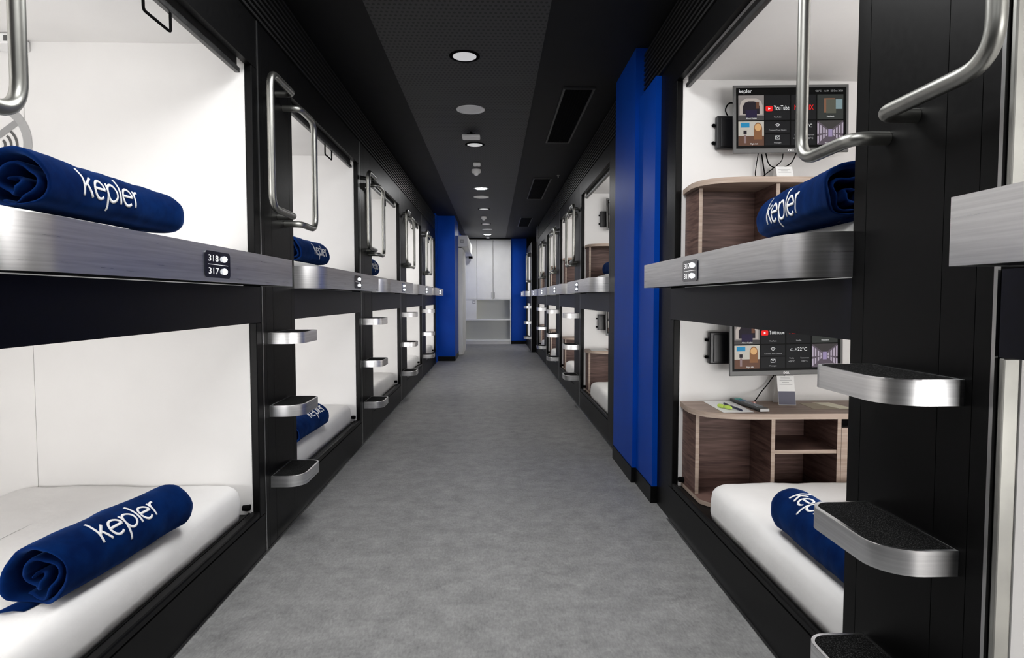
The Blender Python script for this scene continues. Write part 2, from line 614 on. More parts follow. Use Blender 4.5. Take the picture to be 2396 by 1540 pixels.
    # black number plate with two lights
    v0, v1, z0, z1 = 1.285, 1.475, 1.270, 1.358
    pts = rounded(v0, v1, z0, z1, [0.014] * 4, 5)
    mb = MB()
    ux = s * -0.1455
    uy = s * -0.1487
    a = [mb.bm.verts.new((ux, p[0], p[1])) for p in pts]
    b = [mb.bm.verts.new((uy, p[0], p[1])) for p in pts]
    mb.bm.faces.new(a); mb.bm.faces.new(b)
    for i in range(len(pts)):
        mb.bm.faces.new((a[i], a[(i + 1) % len(pts)], b[(i + 1) % len(pts)], b[i]))
    mb.build('number_plate', M_PANEL, rail)
    zs = (z0 + (z1 - z0) * 0.74, z0 + (z1 - z0) * 0.26)
    vl = v0 + 0.138 if s < 0 else v0 + 0.062
    for z in zs:
        mb = MB()
        mb.lathe([(0.010, 0), (0.0105, s * -0.003), (0.009, s * -0.007), (0.006, s * -0.010), (0.002, s * -0.0112)],
                 (uy, vl, z), seg=16, axis='x')
        mb.build('indicator_light', M_LED, rail)
    mb = MB().box(uy, uy - s * 0.0006, v0 + 0.02, v1 - 0.02, (z0 + z1) / 2 - 0.0006, (z0 + z1) / 2 + 0.0006)
    mb.build('divider_line', M_TXT, rail)
    if numbers:
        for z, t in zip(zs, numbers):
            va = v0 + 0.018 if s < 0 else v1 - 0.022
            sg = 1 if s < 0 else -1
            tm = text_mb(t, 0.030, M_TXT, lambda u, v, z=z, va=va, sg=sg: (uy - s * 0.0008, va + sg * u, z - 0.0105 + v), sx=1.75)
            tm.build('room_number', M_TXT, rail)
    # three steps
    for z in (0.34, 0.685, 1.037) if ladder else ():
        o = rounded(-0.155, 0.0, 0.075, 0.39, [0.085, 0.0, 0.0, 0.05], 8)
        inn = rounded(-0.1465, -0.002, 0.0835, 0.3815, [0.078, 0.0, 0.0, 0.043], 8)
        mb = MB()
        oo = [(s * p[0], p[1]) for p in o]
        ii = [(s * p[0], p[1]) for p in inn]
        V = []
        for ring, zz in ((oo, z - 0.054), (oo, z - 0.002), ([(a * 0.994 + s * -0.0002, b) for a, b in oo], z), (ii, z), (ii, z - 0.006)):
            V.append([mb.bm.verts.new((p[0], p[1], zz)) for p in ring])
        for i in range(4):
            for j in range(len(oo)):
                k = (j + 1) % len(oo)
                mb.bm.faces.new((V[i][j], V[i][k], V[i + 1][k], V[i + 1][j])).smooth = (i == 0)
        mb.bm.faces.new(V[0])
        mb.bm.faces.new(V[-1])
        st = mb.build('step', M_STEEL, root)
        st.location = (s * -0.0005, 0, 0)
        MB().prism(ii, z - 0.0055, z - 0.0012).build('tread_pad', M_PAD, st)
    # two tube handles on the pillar, one reaching each way
    for va, vb, za, zb2 in ((0.345, 0.60, 1.585, 2.175), (0.245, -0.075, 1.61, 2.215)) if ladder else ():
        pts = [(s * 0.001, va, za), (s * -0.085, va, za), (s * -0.085, vb, za), (s * -0.085, vb, zb2), (s * -0.085, va, zb2), (s * 0.001, va, zb2)]
        pts[0] = (s * -0.0005, va, za); pts[-1] = (s * -0.0005, va, zb2)
        mb = MB()
        mb.tube(bend(pts, 0.075, 9), 0.0165)
        mb.build('grab_handle', M_STEELV, root)
    return root


def place(o, loc, label, cat=None, group=None):
    o.location = loc
    o['label'] = label
    if cat:
        o['category'] = cat
    if group:
        o['group'] = group
    return o


GL, GR = 'sleeping pods in the left row', 'sleeping pods in the right row'
podL = make_pod(-1, None)
podL1 = make_pod(-1, ('318', '317'), ztop=2.245)
podR = make_pod(1, None, ztop=2.32)
podR2 = make_pod(1, None, ztop=2.32, ladder=False)
podR0 = make_pod(1, None, ztop=2.32, jw=0.014, rail_end=P - 0.055, ladder=False)
podR1 = make_pod(1, ('312', '311'), ztop=2.33)
ordn = ['nearest', 'second', 'third', 'fourth', 'fifth and farthest']
for k, y in enumerate(LP):
    o = podL1 if k == 0 else (podL if k == 1 else copy_tree(podL))
    lab = ('nearest black double-deck sleeping pod on the left, its steel rail numbered 318 and 317' if k == 0 else
           '%s black double-deck sleeping pod from the front in the left row' % ordn[k])
    place(o, (-XL, y, 0), lab, 'sleeping pod', GL)
RP = [1.14, 4.62, 4.62 + P, 4.62 + 2 * P, 4.62 + 3 * P]
place(podR1, (XR, RP[0], 0), 'black double-deck sleeping pod on the right with rail numbered 312 and 311', 'sleeping pod', GR)
place(podR2, (XR, RP[1], 0), 'black double-deck sleeping pod on the right just beyond the blue wall panels', 'sleeping pod', GR)
for k, t in ((2, 'second'), (3, 'third'), (4, 'fourth')):
    place(podR if k == 2 else copy_tree(podR), (XR, RP[k], 0), '%s black sleeping pod beyond the blue wall panels in the right row' % t, 'sleeping pod', GR)
place(copy_tree(podR), (XR - 0.10, 13.90, 0), 'last sleeping pod of the right row, standing forward beside the far blue wall', 'sleeping pod', GR)
place(podR0, (XR, 1.136 - P, 0), 'sleeping pod cut off by the right edge of the photo, steel rail end showing', 'sleeping pod', GR)

# unseen lights added at the near end of every bunk (behind the pillars)
pods = [(-1, XL, y) for y in LP] + [(1, XR, y) for y in RP] + [(1, XR - 0.1, 13.9), (1, XR, 1.136 - P)]
for s, x, y in pods:
    for zc_, zz in ((1.0, 1), (2.2, 2)):
        area('bunk_fill_light', (s * (x + 0.76), y + 0.075, zc_ - 0.33), (math.radians(99), 0, 0), 1.1, 0.45, POD_W, (1.0, 0.985, 0.97))


# ------------------------------------------------------------------ mattresses
def make_mattress(w, l, h, seed, far_r=0.13):
    """origin at the aisle-side near corner, w away from the aisle"""
    mb = MB()
    rings = []
    prof = [(0.0, 0.0), (-0.004, 0.25), (-0.006, 0.55), (0.0, 0.8), (0.010, 0.92), (0.025, 0.99), (0.045, 1.0)]
    k = 0.075
    while k < w * 0.42:
        prof.append((k, 1.0)); k += 0.03
    nn = 26
    for ins, t in prof:
        r = max(far_r - ins * 0.6, 0.03)
        base = rounded(ins, w - ins, ins, l - ins, [r * 0.7, r * 0.7, r, r], 6)
        # densify the straight edges
        pts = []
        for i in range(len(base)):
            a = Vector(base[i]); b = Vector(base[(i + 1) % len(base)])
            d = (b - a).length
            pts.append(a)
            if i % 7 == 6:
                for q in range(1, nn):
                    pts.append(a.lerp(b, q / nn))
        ring = []
        for p in pts:
            z = t * h
            nv = noise.fractal(Vector((p.x * 4 + seed, p.y * 2.2, 0)), 0.8, 2.0, 4)
            if t > 0.9:
                z += nv * 0.006
            off = noise.noise(Vector((p.x * 9, p.y * 9 + seed, t * 3))) * 0.004
            ring.append(mb.bm.verts.new((p.x + (off if p.x < w / 2 else 0), p.y, z)))
        rings.append(ring)
    m = len(rings[0])
    for i in range(len(rings) - 1):
        for j in range(m):
            mb.bm.faces.new((rings[i][j], rings[i][(j + 1) % m], rings[i + 1][(j + 1) % m], rings[i + 1][j]))
    mb.bm.faces.new(rings[0][::-1])
    mb.bm.faces.new(rings[-1])
    return mb.build('mattress', M_SHEET, None, smooth=True)


def put_mattress(proto, first, s, x, y, z, label, group):
    o = proto if first else proto.copy()
    if not first:
        C.objects.link(o)
    o.scale = (s, 1, 1)
    o.location = (s * x, y, z)
    tag(o, label, 'mattress', group)
    return o


mL = make_mattress(1.0, 2.0, 0.150, 1.3, 0.09)
mLu = make_mattress(1.0, 2.0, 0.120, 4.1, 0.09)
mR = make_mattress(1.03, 1.59, 0.150, 2.2, 0.10)
mRu = make_mattress(1.0, 1.575, 0.122, 6.7, 0.14)
where = {0: 'nearest left pod', 1: 'second left pod', 2: 'third left pod', 3: 'fourth left pod', 4: 'farthest left pod'}
for k, y in enumerate(LP):
    put_mattress(mL, k == 0, -1, XL + 0.062, y + 0.085, 0.2035, 'white sheeted mattress on the lower bunk of the %s' % where[k], 'mattresses in the left pods')
    put_mattress(mLu, k == 0, -1, XL + 0.062, y + 0.085, 1.302, 'white sheeted mattress on the upper bunk of the %s' % where[k], 'mattresses in the left pods')
wr = ['right pod with rail numbered 312', 'right pod just beyond the blue panels', 'second right pod beyond the blue panels',
      'third right pod beyond the blue panels', 'fourth right pod beyond the blue panels']
for k, y in enumerate(RP):
    put_mattress(mR, k == 0, 1, XR + 0.030, y + 0.07, 0.2035, 'white sheeted mattress on the lower bunk of the %s' % wr[k], 'mattresses in the right pods')
    put_mattress(mRu, k == 0, 1, XR + 0.060, y + 0.07, 1.302, 'white sheeted mattress on the upper bunk of the %s' % wr[k], 'mattresses in the right pods')


# ------------------------------------------------------------------ rolled blankets with the embroidered word
def word_strokes():
    out = []
    x = 0.0

    def arc(cx, cy, r, a0, a1, n=26):
        return [(cx + r * math.cos(math.radians(a0 + (a1 - a0) * i / n)), cy + r * math.sin(math.radians(a0 + (a1 - a0) * i / n))) for i in range(n + 1)]
    out.append([(0, 0), (0, 1.55)]); out.append([(0.02, 0.48), (0.62, 1.02)]); out.append([(0.24, 0.66), (0.68, 0)])
    x = 0.84
    out.append(arc(x + 0.5, 0.5, 0.48, 5, 312)); out.append([(x + 0.04, 0.54), (x + 0.98, 0.54)])
    x += 1.22
    out.append([(x, 1.0), (x, -0.6)]); out.append(arc(x + 0.48, 0.5, 0.48, 180, -180))
    x += 1.26
    out.append([(x, 0), (x, 1.55)])
    x += 0.22
    out.append(arc(x + 0.5, 0.5, 0.48, 5, 312)); out.append([(x + 0.04, 0.54), (x + 0.98, 0.54)])
    x += 1.24
    out.append([(x, 0), (x, 1.0)]); out.append(arc(x + 0.42, 0.55, 0.42, 178, 80, 10))
    return out, x + 0.5


def ribbon(mb, pts, w, fn):
    q = []
    for i in range(len(pts) - 1):
        a = Vector(pts[i]); b = Vector(pts[i + 1])
        n = max(1, int((b - a).length / 0.12))
        q += [a.lerp(b, k / n) for k in range(n)]
    q.append(Vector(pts[-1]))
    rows = []
    for i, p in enumerate(q):
        d = (q[min(i + 1, len(q) - 1)] - q[max(i - 1, 0)]).normalized()
        nrm = Vector((-d.y, d.x))
        rows.append([mb.bm.verts.new(fn(*(p + nrm * w * c))) for c in (-0.5, 0, 0.5)])
    for i in range(len(rows) - 1):
        for c in (0, 1):
            mb.bm.faces.new((rows[i][c], rows[i][c + 1], rows[i + 1][c + 1], rows[i + 1][c]))


def rolled_blanket(near, far, z, r, seed, theta_c, s, label, u_txt, reverse=False, xh=0.052, squash=0.86, open_near=True, text=True):
    """near/far: 2-D ends of the axis; s: side of the aisle (-1 left)."""
    A, B = Vector((near[0], near[1])), Vector((far[0], far[1]))
    L = (B - A).length
    d = (B - A).normalized()
    side = Vector((-d.y, d.x))
    if side.x * s > 0:
        side = -side              # points to the aisle
    root = empty('rolled_blanket', (A.x, A.y, z), 0, label, 'blanket', 'rolled navy blankets')
    zc = r * squash

    def R(u, th):
        t = u / L
        rr = r * (1.0 + 0.05 * math.sin(2 * th + seed) + 0.035 * math.sin(5 * t + seed))
        rr *= 1 + 0.05 * noise.noise(Vector((math.cos(th) * 1.2 + seed, math.sin(th) * 1.2, u * 7)))
        rr += 0.0025 * noise.noise(Vector((math.cos(th) * 3 + seed, math.sin(th) * 3, u * 22)))
        return rr

    def S(u, th, off=0.0, rs=1.0):
        rr = R(min(max(u, 0), L), th) * rs + off
        c, sn = math.cos(th), math.sin(th)
        h = sn * rr
        if h < 0:
            h = -zc * math.tanh(-h / zc * 1.15) * 0.98
            h = max(h, -zc * 0.985)
        q = d * u + side * (c * rr)
        return Vector((q.x, q.y, zc + h))
    N, K = 56, 36
    mb = MB()
    rings = []
    thick = 0.017
    # inside of the open near end, rim, then body, then domed far end
    seq = [(0.16, 'in', 1), (0.10, 'in', 1), (0.05, 'in', 1), (0.02, 'in', 1), (0.006, 'in', 0.6), (0.0, 'in', 0.25), (0.001, 'o', 0.03), (0.008, 'o', 0.0)]
    for u, kd, kk in seq:
        off = -thick * kk if kd == 'in' else -0.004 * kk
        rings.append([mb.bm.verts.new(S(u + 0.012 * math.sin(3 * 2 * PI * j / K + seed) * (1 if u < 0.03 else 0), 2 * PI * j / K, off)) for j in range(K)])
    for i in range(1, N):
        u = 0.012 + (L - 0.07) * i / N
        rings.append([mb.bm.verts.new(S(u, 2 * PI * j / K)) for j in range(K)])
    for a in (0.25, 0.5, 0.7, 0.85, 0.95, 0.995):
        u = L - 0.055 + 0.055 * a
        rs = math.sqrt(max(1 - a ** 2, 0)) * 0.75 + 0.25 * (1 - a)
        rings.append([mb.bm.verts.new(S(u, 2 * PI * j / K, 0, max(rs, 0.03))) for j in range(K)])
    for i in range(len(rings) - 1):
        for j in range(K):
            mb.bm.faces.new((rings[i][j], rings[i][(j + 1) % K], rings[i + 1][(j + 1) % K], rings[i + 1][j]))
    mb.bm.faces.new(rings[-1])
    mb.bm.faces.new(rings[0][::-1])
    mb.build('roll', M_NAVY, root, smooth=True)
    # the folded layers curled up inside the open end
    mb = MB()
    nsp = 60
    pa, pb = [], []
    for i in range(nsp + 1):
        t = i / nsp
        th = -2.2 + t * 2 * PI * 1.75
        rad = (1 - t) * 0.70 + 0.10
        wob = 0.10 * math.sin(4 * th + seed)
        for lst, o_ in ((pa, 0.0), (pb, -0.011)):
            pass
        pa.append((th, rad + wob * (1 - t) + 0.0))
        pb.append((th, rad + wob * (1 - t) - 0.12))
    rws = []
    for u, pinch in ((0.15, 0.02), (0.06, 0.0), (0.022, 0.0), (0.014, 0.03)):
        ro = [S(0.0, th, 0, rr - pinch) + Vector((d.x, d.y, 0)) * (u + 0.012 * math.sin(th * 2)) for th, rr in pa]
        ri = [S(0.0, th, 0, max(rr + pinch, 0.03)) + Vector((d.x, d.y, 0)) * (u + 0.012 * math.sin(th * 2)) for th, rr in pb]
        rws.append([mb.bm.verts.new(p) for p in ro + ri[::-1]])
    m = len(rws[0])
    for i in range(len(rws) - 1):
        for j in range(m):
            mb.bm.faces.new((rws[i][j], rws[i][(j + 1) % m], rws[i + 1][(j + 1) % m], rws[i + 1][j]))
    for j in range(nsp):
        mb.bm.faces.new((rws[-1][j], rws[-1][j + 1], rws[-1][m - 2 - j], rws[-1][m - 1 - j]))
    mb.build('inner_folds', M_NAVY, root, smooth=True)
    # loose outer flap lying on the sheet
    mb = MB()
    rows = []
    for i in range(15):
        u = -0.02 + (L - 0.14) * i / 14
        row = []
        for k, (lat, hz) in enumerate(((-0.03, 0.006), (-0.055, 0.012), (-0.075, 0.006), (-0.078, 0.001), (-0.05, 0.0005), (-0.02, 0.0005))):
            lt = lat * (1 - 0.5 * i / 14) + 0.006 * math.sin(i * 1.3 + seed)
            q = d * (u - 0.02 * (k in (1, 2, 3)) * (i == 0)) + side * (lt * 1.15 + r * 0.1)
            row.append(mb.bm.verts.new((q.x, q.y, hz + 0.001)))
        rows.append(row)
    for i in range(14):
        for k in range(6):
            mb.bm.faces.new((rows[i][k], rows[i][(k + 1) % 6], rows[i + 1][(k + 1) % 6], rows[i + 1][k]))
    mb.bm.faces.new(rows[0][::-1]); mb.bm.faces.new(rows[-1])
    mb.build('loose_flap', M_NAVY, root, smooth=True)
    if text:
        st, tw = word_strokes()
        mb = MB()

        def fn(a, b):
            uu = u_txt + (1 if not reverse else -1) * (a - tw / 2) * xh
            th = theta_c + (b - 0.5) * xh / r
            p = S(uu, th, 0.0013)
            return p
        for q in st:
            ribbon(mb, q, 0.15, fn)
        o = mb.build('embroidered_word', M_EMB, root, smooth=True)
        so = o.modifiers.new('thick', 'SOLIDIFY')
        so.thickness = 0.0012
    return root


ZL, ZU = 0.3545, 1.4245
D2 = math.radians
rolled_blanket((-1.255, 1.69), (-1.185, 2.32), ZL, 0.094, 0.4, D2(42), -1, 'rolled navy blanket with white lettering on the lower bunk of the nearest left pod', 0.285, xh=0.050)
rolled_blanket((-1.225, 1.62), (-1.215, 2.36), ZU, 0.088, 1.7, D2(8), -1, 'rolled navy blanket with white lettering on the upper bunk of the nearest left pod', 0.28, xh=0.050)
rolled_blanket((-1.20, 3.55), (-1.175, 4.17), ZL, 0.085, 2.6, D2(48), -1, 'rolled navy blanket behind the middle step, lower bunk of the second left pod', 0.40, xh=0.050)
rolled_blanket((-1.26, 3.85), (-1.25, 4.50), ZU, 0.090, 3.3, D2(10), -1, 'rolled navy blanket with white lettering on the upper bunk of the second left pod', 0.40, xh=0.050)
rolled_blanket((-1.25, 5.75), (-1.24, 6.40), ZU, 0.090, 4.2, D2(10), -1, 'rolled navy blanket on the upper bunk of the third left pod', 0.40, xh=0.050)
rolled_blanket((1.005, 1.72), (1.115, 2.46), ZU + 0.002, 0.085, 5.1, D2(2), 1, 'rolled navy blanket with white lettering on the upper bunk under the right television', 0.36, reverse=True, xh=0.062)
rolled_blanket((1.075, 1.55), (1.085, 2.23), ZL, 0.090, 6.3, D2(70), 1, 'rolled navy blanket on the lower right bunk, half hidden behind the carpeted step', 0.41, reverse=True, xh=0.052)
rolled_blanket((1.19, 5.75), (1.20, 6.40), ZU + 0.002, 0.085, 7.2, D2(15), 1, 'rolled navy blanket on the upper bunk just beyond the blue panels', 0.35, reverse=True, xh=0.050, text=False)


# ------------------------------------------------------------------ desks
def make_desk(h, shelf_z):
    """origin at the far wall, aisle-side; +x away from aisle, -y towards the viewer; h = height of the top above its base"""
    root = empty('desk', (0, 0, 0))
    E = [(0.0, -0.002), (-0.012, -0.12), (-0.014, -0.20), (0.0, -0.262), (0.035, -0.315), (0.09, -0.352), (0.16, -0.372), (0.26, -0.380)]
    out = []
    for i in range(len(E) - 1):                       # smooth the outline a little
        a, b = Vector(E[i]), Vector(E[i + 1])
        out += [tuple(a), tuple(a.lerp(b, 0.5))]
    out.append(E[-1])
    out += [(1.38, -0.380), (1.38, -0.002)]
    out = [(p[0] + 0.02, p[1]) for p in out]
    MB().prism(out, h - 0.026, h, M_WOODT, M_WOODL).build('desk_top', None, root)
    inn = [(max(p[0], 0.04) if p[0] < 1 else p[0], p[1]) for p in out]
    MB().prism([(0.03, -0.002), (0.03, -0.30), (0.08, -0.375), (1.39, -0.375), (1.39, -0.002)], 0.001, 0.022, M_WOOD, M_WOODL).build('base_panel', None, root)

    def panel(x, y0):
        m = MB()
        m.box(x, x + 0.018, y0 + 0.001, -0.003, 0.023, h - 0.027, M_WOOD)
        m.box(x, x + 0.018, y0, y0 + 0.001, 0.023, h - 0.027, M_WOODL)
        return m
    panel(0.035, -0.215).build('side_panel', None, root)
    MB().box(0.054, 0.354, -0.110, -0.095, 0.023, h - 0.027).build('rear_panel', M_WOOD, root)
    panel(0.355, -0.35).build('side_panel', None, root)
    MB().box(0.374, 0.674, -0.030, -0.015, 0.023, h - 0.027).build('rear_panel', M_WOOD, root)
    panel(0.675, -0.35).build('side_panel', None, root)
    m = MB()
    m.box(0.374, 0.674, -0.345, -0.031, shelf_z, shelf_z + 0.018, M_WOOD)
    m.box(0.374, 0.674, -0.346, -0.345, shelf_z, shelf_z + 0.018, M_WOODL)
    m.build('shelf', None, root)
    MB().box(0.694, 1.38, -0.352, -0.335, 0.023, h - 0.075).build('drawer_front', M_WOODL, root)
    MB().box(0.694, 1.38, -0.30, -0.29, h - 0.074, h - 0.028).build('recess', M_BLACKM, root)
    return root


dz0, dz1 = 0.2038, 1.302
dL = make_desk(0.657 - dz0, 0.255)
dU = make_desk(1.765 - dz1, 0.345)
for k in range(5):
    y = RP[k] + P - 0.067
    o = dL if k == 0 else copy_tree(dL)
    place(o, (XR + 0.018, y, dz0), 'curved walnut desk in the lower bunk of the %s' % wr[k], 'desk', 'walnut desks in the right pods')
    o = dU if k == 0 else copy_tree(dU)
    place(o, (XR + 0.018, y, dz1), 'curved walnut desk in the upper bunk of the %s' % wr[k], 'desk', 'walnut desks in the right pods')

# ------------------------------------------------------------------ televisions
M_SCR = mat('screen_black', (0.002, 0.002, 0.002), 0.35, emit=(0.002, 0.002, 0.002), es=1.0, spec=0.06)
M_TILE = mat('screen_tile', (0.004, 0.004, 0.004), 0.35, emit=(0.011, 0.011, 0.012), es=1.0, spec=0.06)


def em(name, c, k=1.0):
    return mat('screen_' + name, (0.004, 0.004, 0.004), 0.35, emit=c, es=k, spec=0.06)


def make_tv(full=True):
    """origin on the wall, x across, -y to the viewer, z=0 at the bottom edge; 0.585 x 0.335"""
    Wd, Hh, D = 0.585, 0.335, 0.135
    root = empty('television', (0, 0, 0))
    mb = MB()
    mb.box(0, Wd, -D, -D + 0.012, 0, Hh, bev=0.003)
    mb.box(0.012, Wd - 0.012, -D + 0.012, -D + 0.035, 0.008, Hh - 0.01, bev=0.006)
    mb.box(0.06, Wd - 0.06, -D + 0.035, -D + 0.055, 0.04, Hh - 0.05, bev=0.008)
    mb.build('casing', M_TVG, root)
    mb = MB()
    mb.box(Wd / 2 - 0.05, Wd / 2 + 0.05, -D + 0.0555, -D + 0.065, Hh / 2 - 0.05, Hh / 2 + 0.05)
    mb.box(Wd / 2 - 0.02, Wd / 2 + 0.02, -D + 0.065, -0.01, Hh / 2 - 0.02, Hh / 2 + 0.02)
    mb.box(Wd / 2 - 0.05, Wd / 2 + 0.05, -0.01, -0.001, Hh / 2 - 0.06, Hh / 2 + 0.06)
    mb.build('wall_bracket', M_BLACKM, root)
    bx, bt, bb = 0.014, 0.014, 0.024
    scr = MB().box(bx, Wd - bx, -D - 0.0015, -D + 0.001, bb, Hh - bt).build('screen', M_SCR, root)
    if not full:
        return root
    sw, sh = Wd - 2 * bx, Hh - bt - bb
    yf = -D - 0.0022

    def pt(a, b, k=0):
        return (bx + a * sw, yf - k * 0.0004, bb + (1 - b) * sh)

    def rect(mb, a0, a1, b0, b1, m, k=0):
        mb.quad([pt(a0, b0, k), pt(a1, b0, k), pt(a1, b1, k), pt(a0, b1, k)], m)

    def poly(mb, pts, m, k=0):
        mb.quad([pt(a, b, k) for a, b in pts], m)

    def ell(cx, cy, rx, ry, a0=0, a1=360, n=20):
        return [(cx + rx * math.cos(D2(a0 + (a1 - a0) * i / n)), cy - ry * math.sin(D2(a0 + (a1 - a0) * i / n))) for i in range(n + 1)]
    asp = sw / sh
    c = [(0.018, 0.25), (0.26, 0.485), (0.497, 0.722), (0.735, 0.972)]
    r = [(0.125, 0.535), (0.555, 0.955)]
    mb = MB()
    rect(mb, *c[1], *r[0], M_TILE); rect(mb, *c[2], *r[0], M_TILE)
    rect(mb, *c[1], 0.555, 0.745, M_TILE); rect(mb, *c[1], 0.765, 0.955, M_TILE)
    rect(mb, *c[2], *r[1], M_TILE)
    mb.build('menu_tiles', None, scr)
    # four small pictures
    g1, g2, g3 = em('pic_grey', (0.22, 0.20, 0.19)), em('pic_light', (0.42, 0.37, 0.34)), em('pic_dark', (0.018, 0.014, 0.02))
    mb = MB()
    (a0, a1), (b0, b1) = c[0], r[0]
    rect(mb, a0, a1, b0, b1, g1)
    poly(mb, [(a0 + 0.012, b1 - 0.09), (a0 + 0.012, b0 + 0.17), (a0 + 0.03, b0 + 0.09), (a0 + 0.07, b0 + 0.05), (a1 - 0.07, b0 + 0.05), (a1 - 0.03, b0 + 0.09), (a1 - 0.012, b0 + 0.17), (a1 - 0.012, b1 - 0.09)], g2, 1)
    poly(mb, [(a0 + 0.04, b1 - 0.10), (a0 + 0.04, b0 + 0.18), (a0 + 0.06, b0 + 0.12), (a0 + 0.09, b0 + 0.10), (a1 - 0.09, b0 + 0.10), (a1 - 0.06, b0 + 0.12), (a1 - 0.04, b0 + 0.18), (a1 - 0.04, b1 - 0.10)], g3, 2)
    rect(mb, a1 - 0.075, a1 - 0.045, b0 + 0.11, b0 + 0.22, em('pic_wood', (0.12, 0.055, 0.035)), 3)
    rect(mb, a0 + 0.065, a1 - 0.065, b0 + 0.24, b1 - 0.04, em('pic_purple', (0.02, 0.014, 0.04)), 4)
    rect(mb, a0, a1, b1 - 0.07, b1, em('pic_floor', (0.06, 0.055, 0.055)), 3)
    mb.build('menu_picture', None, scr)
    mb = MB()
    (b0, b1) = r[1]
    rect(mb, a0, a1, b0, b1, em('pic_wall', (0.48, 0.45, 0.40)))
    rect(mb, a0, a1, b0 + 0.24, b1, em('pic_brown', (0.12, 0.06, 0.04)), 1)
    rect(mb, a0 + 0.02, a0 + 0.10, b0 + 0.02, b0 + 0.10, em('pic_cyan', (0.02, 0.22, 0.42)), 1)
    poly(mb, ell(a1 - 0.055, b0 + 0.13, 0.038, 0.11, 0, 180) + [(a1 - 0.093, b0 + 0.30), (a1 - 0.017, b0 + 0.30)], em('pic_arch', (0.22, 0.10, 0.045)), 2)
    poly(mb, ell(a1 - 0.055, b0 + 0.10, 0.03, 0.06), em('pic_glow', (0.62, 0.36, 0.16)), 3)
    rect(mb, a0 + 0.045, a0 + 0.075, b0 + 0.15, b0 + 0.21, g3, 2)
    rect(mb, a0 + 0.05, a0 + 0.07, b0 + 0.22, b0 + 0.36, em('pic_stand', (0.25, 0.18, 0.18)), 2)
    mb.build('menu_picture', None, scr)
    mb = MB()
    (a0, a1), (b0, b1) = c[3], r[0]
    rect(mb, a0, a1, b0, b1, em('pic_room', (0.035, 0.038, 0.035)))
    rect(mb, a0 + 0.06, a0 + 0.16, b0 + 0.06, b0 + 0.30, em('pic_copper', (0.20, 0.10, 0.06)), 1)
    rect(mb, a0 + 0.08, a0 + 0.17, b0 + 0.08, b0 + 0.31, em('pic_green', (0.09, 0.09, 0.07)), 2)
    rect(mb, a1 - 0.07, a1 - 0.01, b0 + 0.08, b0 + 0.24, em('pic_pale', (0.20, 0.28, 0.30)), 3)
    mb.build('menu_picture', None, scr)
    mb = MB()
    (b0, b1) = r[1]
    rect(mb, a0, a1, b0, b1, em('pic_hall', (0.10, 0.08, 0.10)))
    mxx, myy = (a0 + a1) / 2, b0 + 0.20
    wl = em('pic_hall_light', (0.42, 0.36, 0.44))
    for sg in (-1, 1):
        for i in range(4):
            f0, f1 = 1 - i * 0.22, 1 - i * 0.22 - 0.12
            hw = (a1 - a0) / 2
            for ya, yb_ in ((-0.17, 0.02), (0.06, 0.19)):
                poly(mb, [(mxx + sg * hw * f0, myy + ya * f0), (mxx + sg * hw * f1, myy + ya * f1), (mxx + sg * hw * f1, myy + yb_ * f1), (mxx + sg * hw * f0, myy + yb_ * f0)], wl, 1)
    rect(mb, mxx - 0.018, mxx + 0.018, myy - 0.06, myy + 0.07, em('pic_door', (0.30, 0.24, 0.40)), 1)
    poly(mb, [(a0, b0), (a1, b0), (mxx + 0.018, myy - 0.06), (mxx - 0.018, myy - 0.06)], em('pic_ceiling', (0.05, 0.045, 0.045)), 2)
    mb.build('menu_picture', None, scr)
    # lettering
    WH, GY, RED = em('white', (0.85, 0.85, 0.85)), em('caption', (0.40, 0.40, 0.40)), em('red', (0.80, 0.015, 0.015))
    tx = MB()

    def wr_(body, a, b, size, m, al='CENTER', sx=1.0, k=6):
        q = text_mb(body, size, m, lambda u, v: (bx + a * sw + u, yf - k * 0.0004, bb + (1 - b) * sh + v), sx=sx, align=al)
        merge(tx, q)
    wr_('kepler', 0.02, 0.085, 0.026, WH, 'LEFT', 1.0)
    wr_('+22\u00b0C   16:19   22 Dec 2024', 0.965, 0.08, 0.012, GY, 'RIGHT', 1.0)
    wr_('YouTube', 0.337, 0.375, 0.034, WH, 'LEFT', 0.62)
    wr_('YouTube', 0.372, 0.50, 0.010, GY)
    wr_('NETFLIX', 0.61, 0.375, 0.036, RED, 'CENTER', 0.72)
    wr_('Netflix', 0.61, 0.50, 0.010, GY)
    wr_('Connect Your Device', 0.372, 0.715, 0.010, GY)
    wr_('Messages', 0.372, 0.925, 0.010, GY)
    wr_('+22\u00b0C', 0.63, 0.665, 0.024, WH)
    wr_('Today', 0.545, 0.80, 0.010, GY); wr_('Tomorrow', 0.665, 0.80, 0.010, GY)
    wr_('+20\u00b0C', 0.545, 0.86, 0.013, GY); wr_('+20\u00b0C', 0.665, 0.86, 0.013, GY)
    wr_('About Kepler', 0.134, 0.518, 0.010, WH); wr_('Flight Info', 0.16, 0.94, 0.010, WH)
    wr_('Feedback', 0.853, 0.50, 0.010, WH); wr_('Web Browser', 0.853, 0.94, 0.010, WH)
    # play badge
    poly(tx, [pp for pp in ell(0.292, 0.345, 0.030, 0.050, 0, 360, 4)][:0] or rounded(0.264, 0.328, 0.305, 0.392, 0.015, 4), RED, 5)
    poly(tx, [(0.287, 0.328), (0.287, 0.369), (0.308, 0.3485)], WH, 6)

    def line(p0, p1, wd, m=WH):
        a = Vector((p0[0] * asp, p0[1])); b = Vector((p1[0] * asp, p1[1]))
        n_ = (b - a).normalized(); n_ = Vector((-n_.y, n_.x)) * wd
        poly(tx, [((q.x) / asp, q.y) for q in (a + n_, b + n_, b - n_, a - n_)], m, 6)
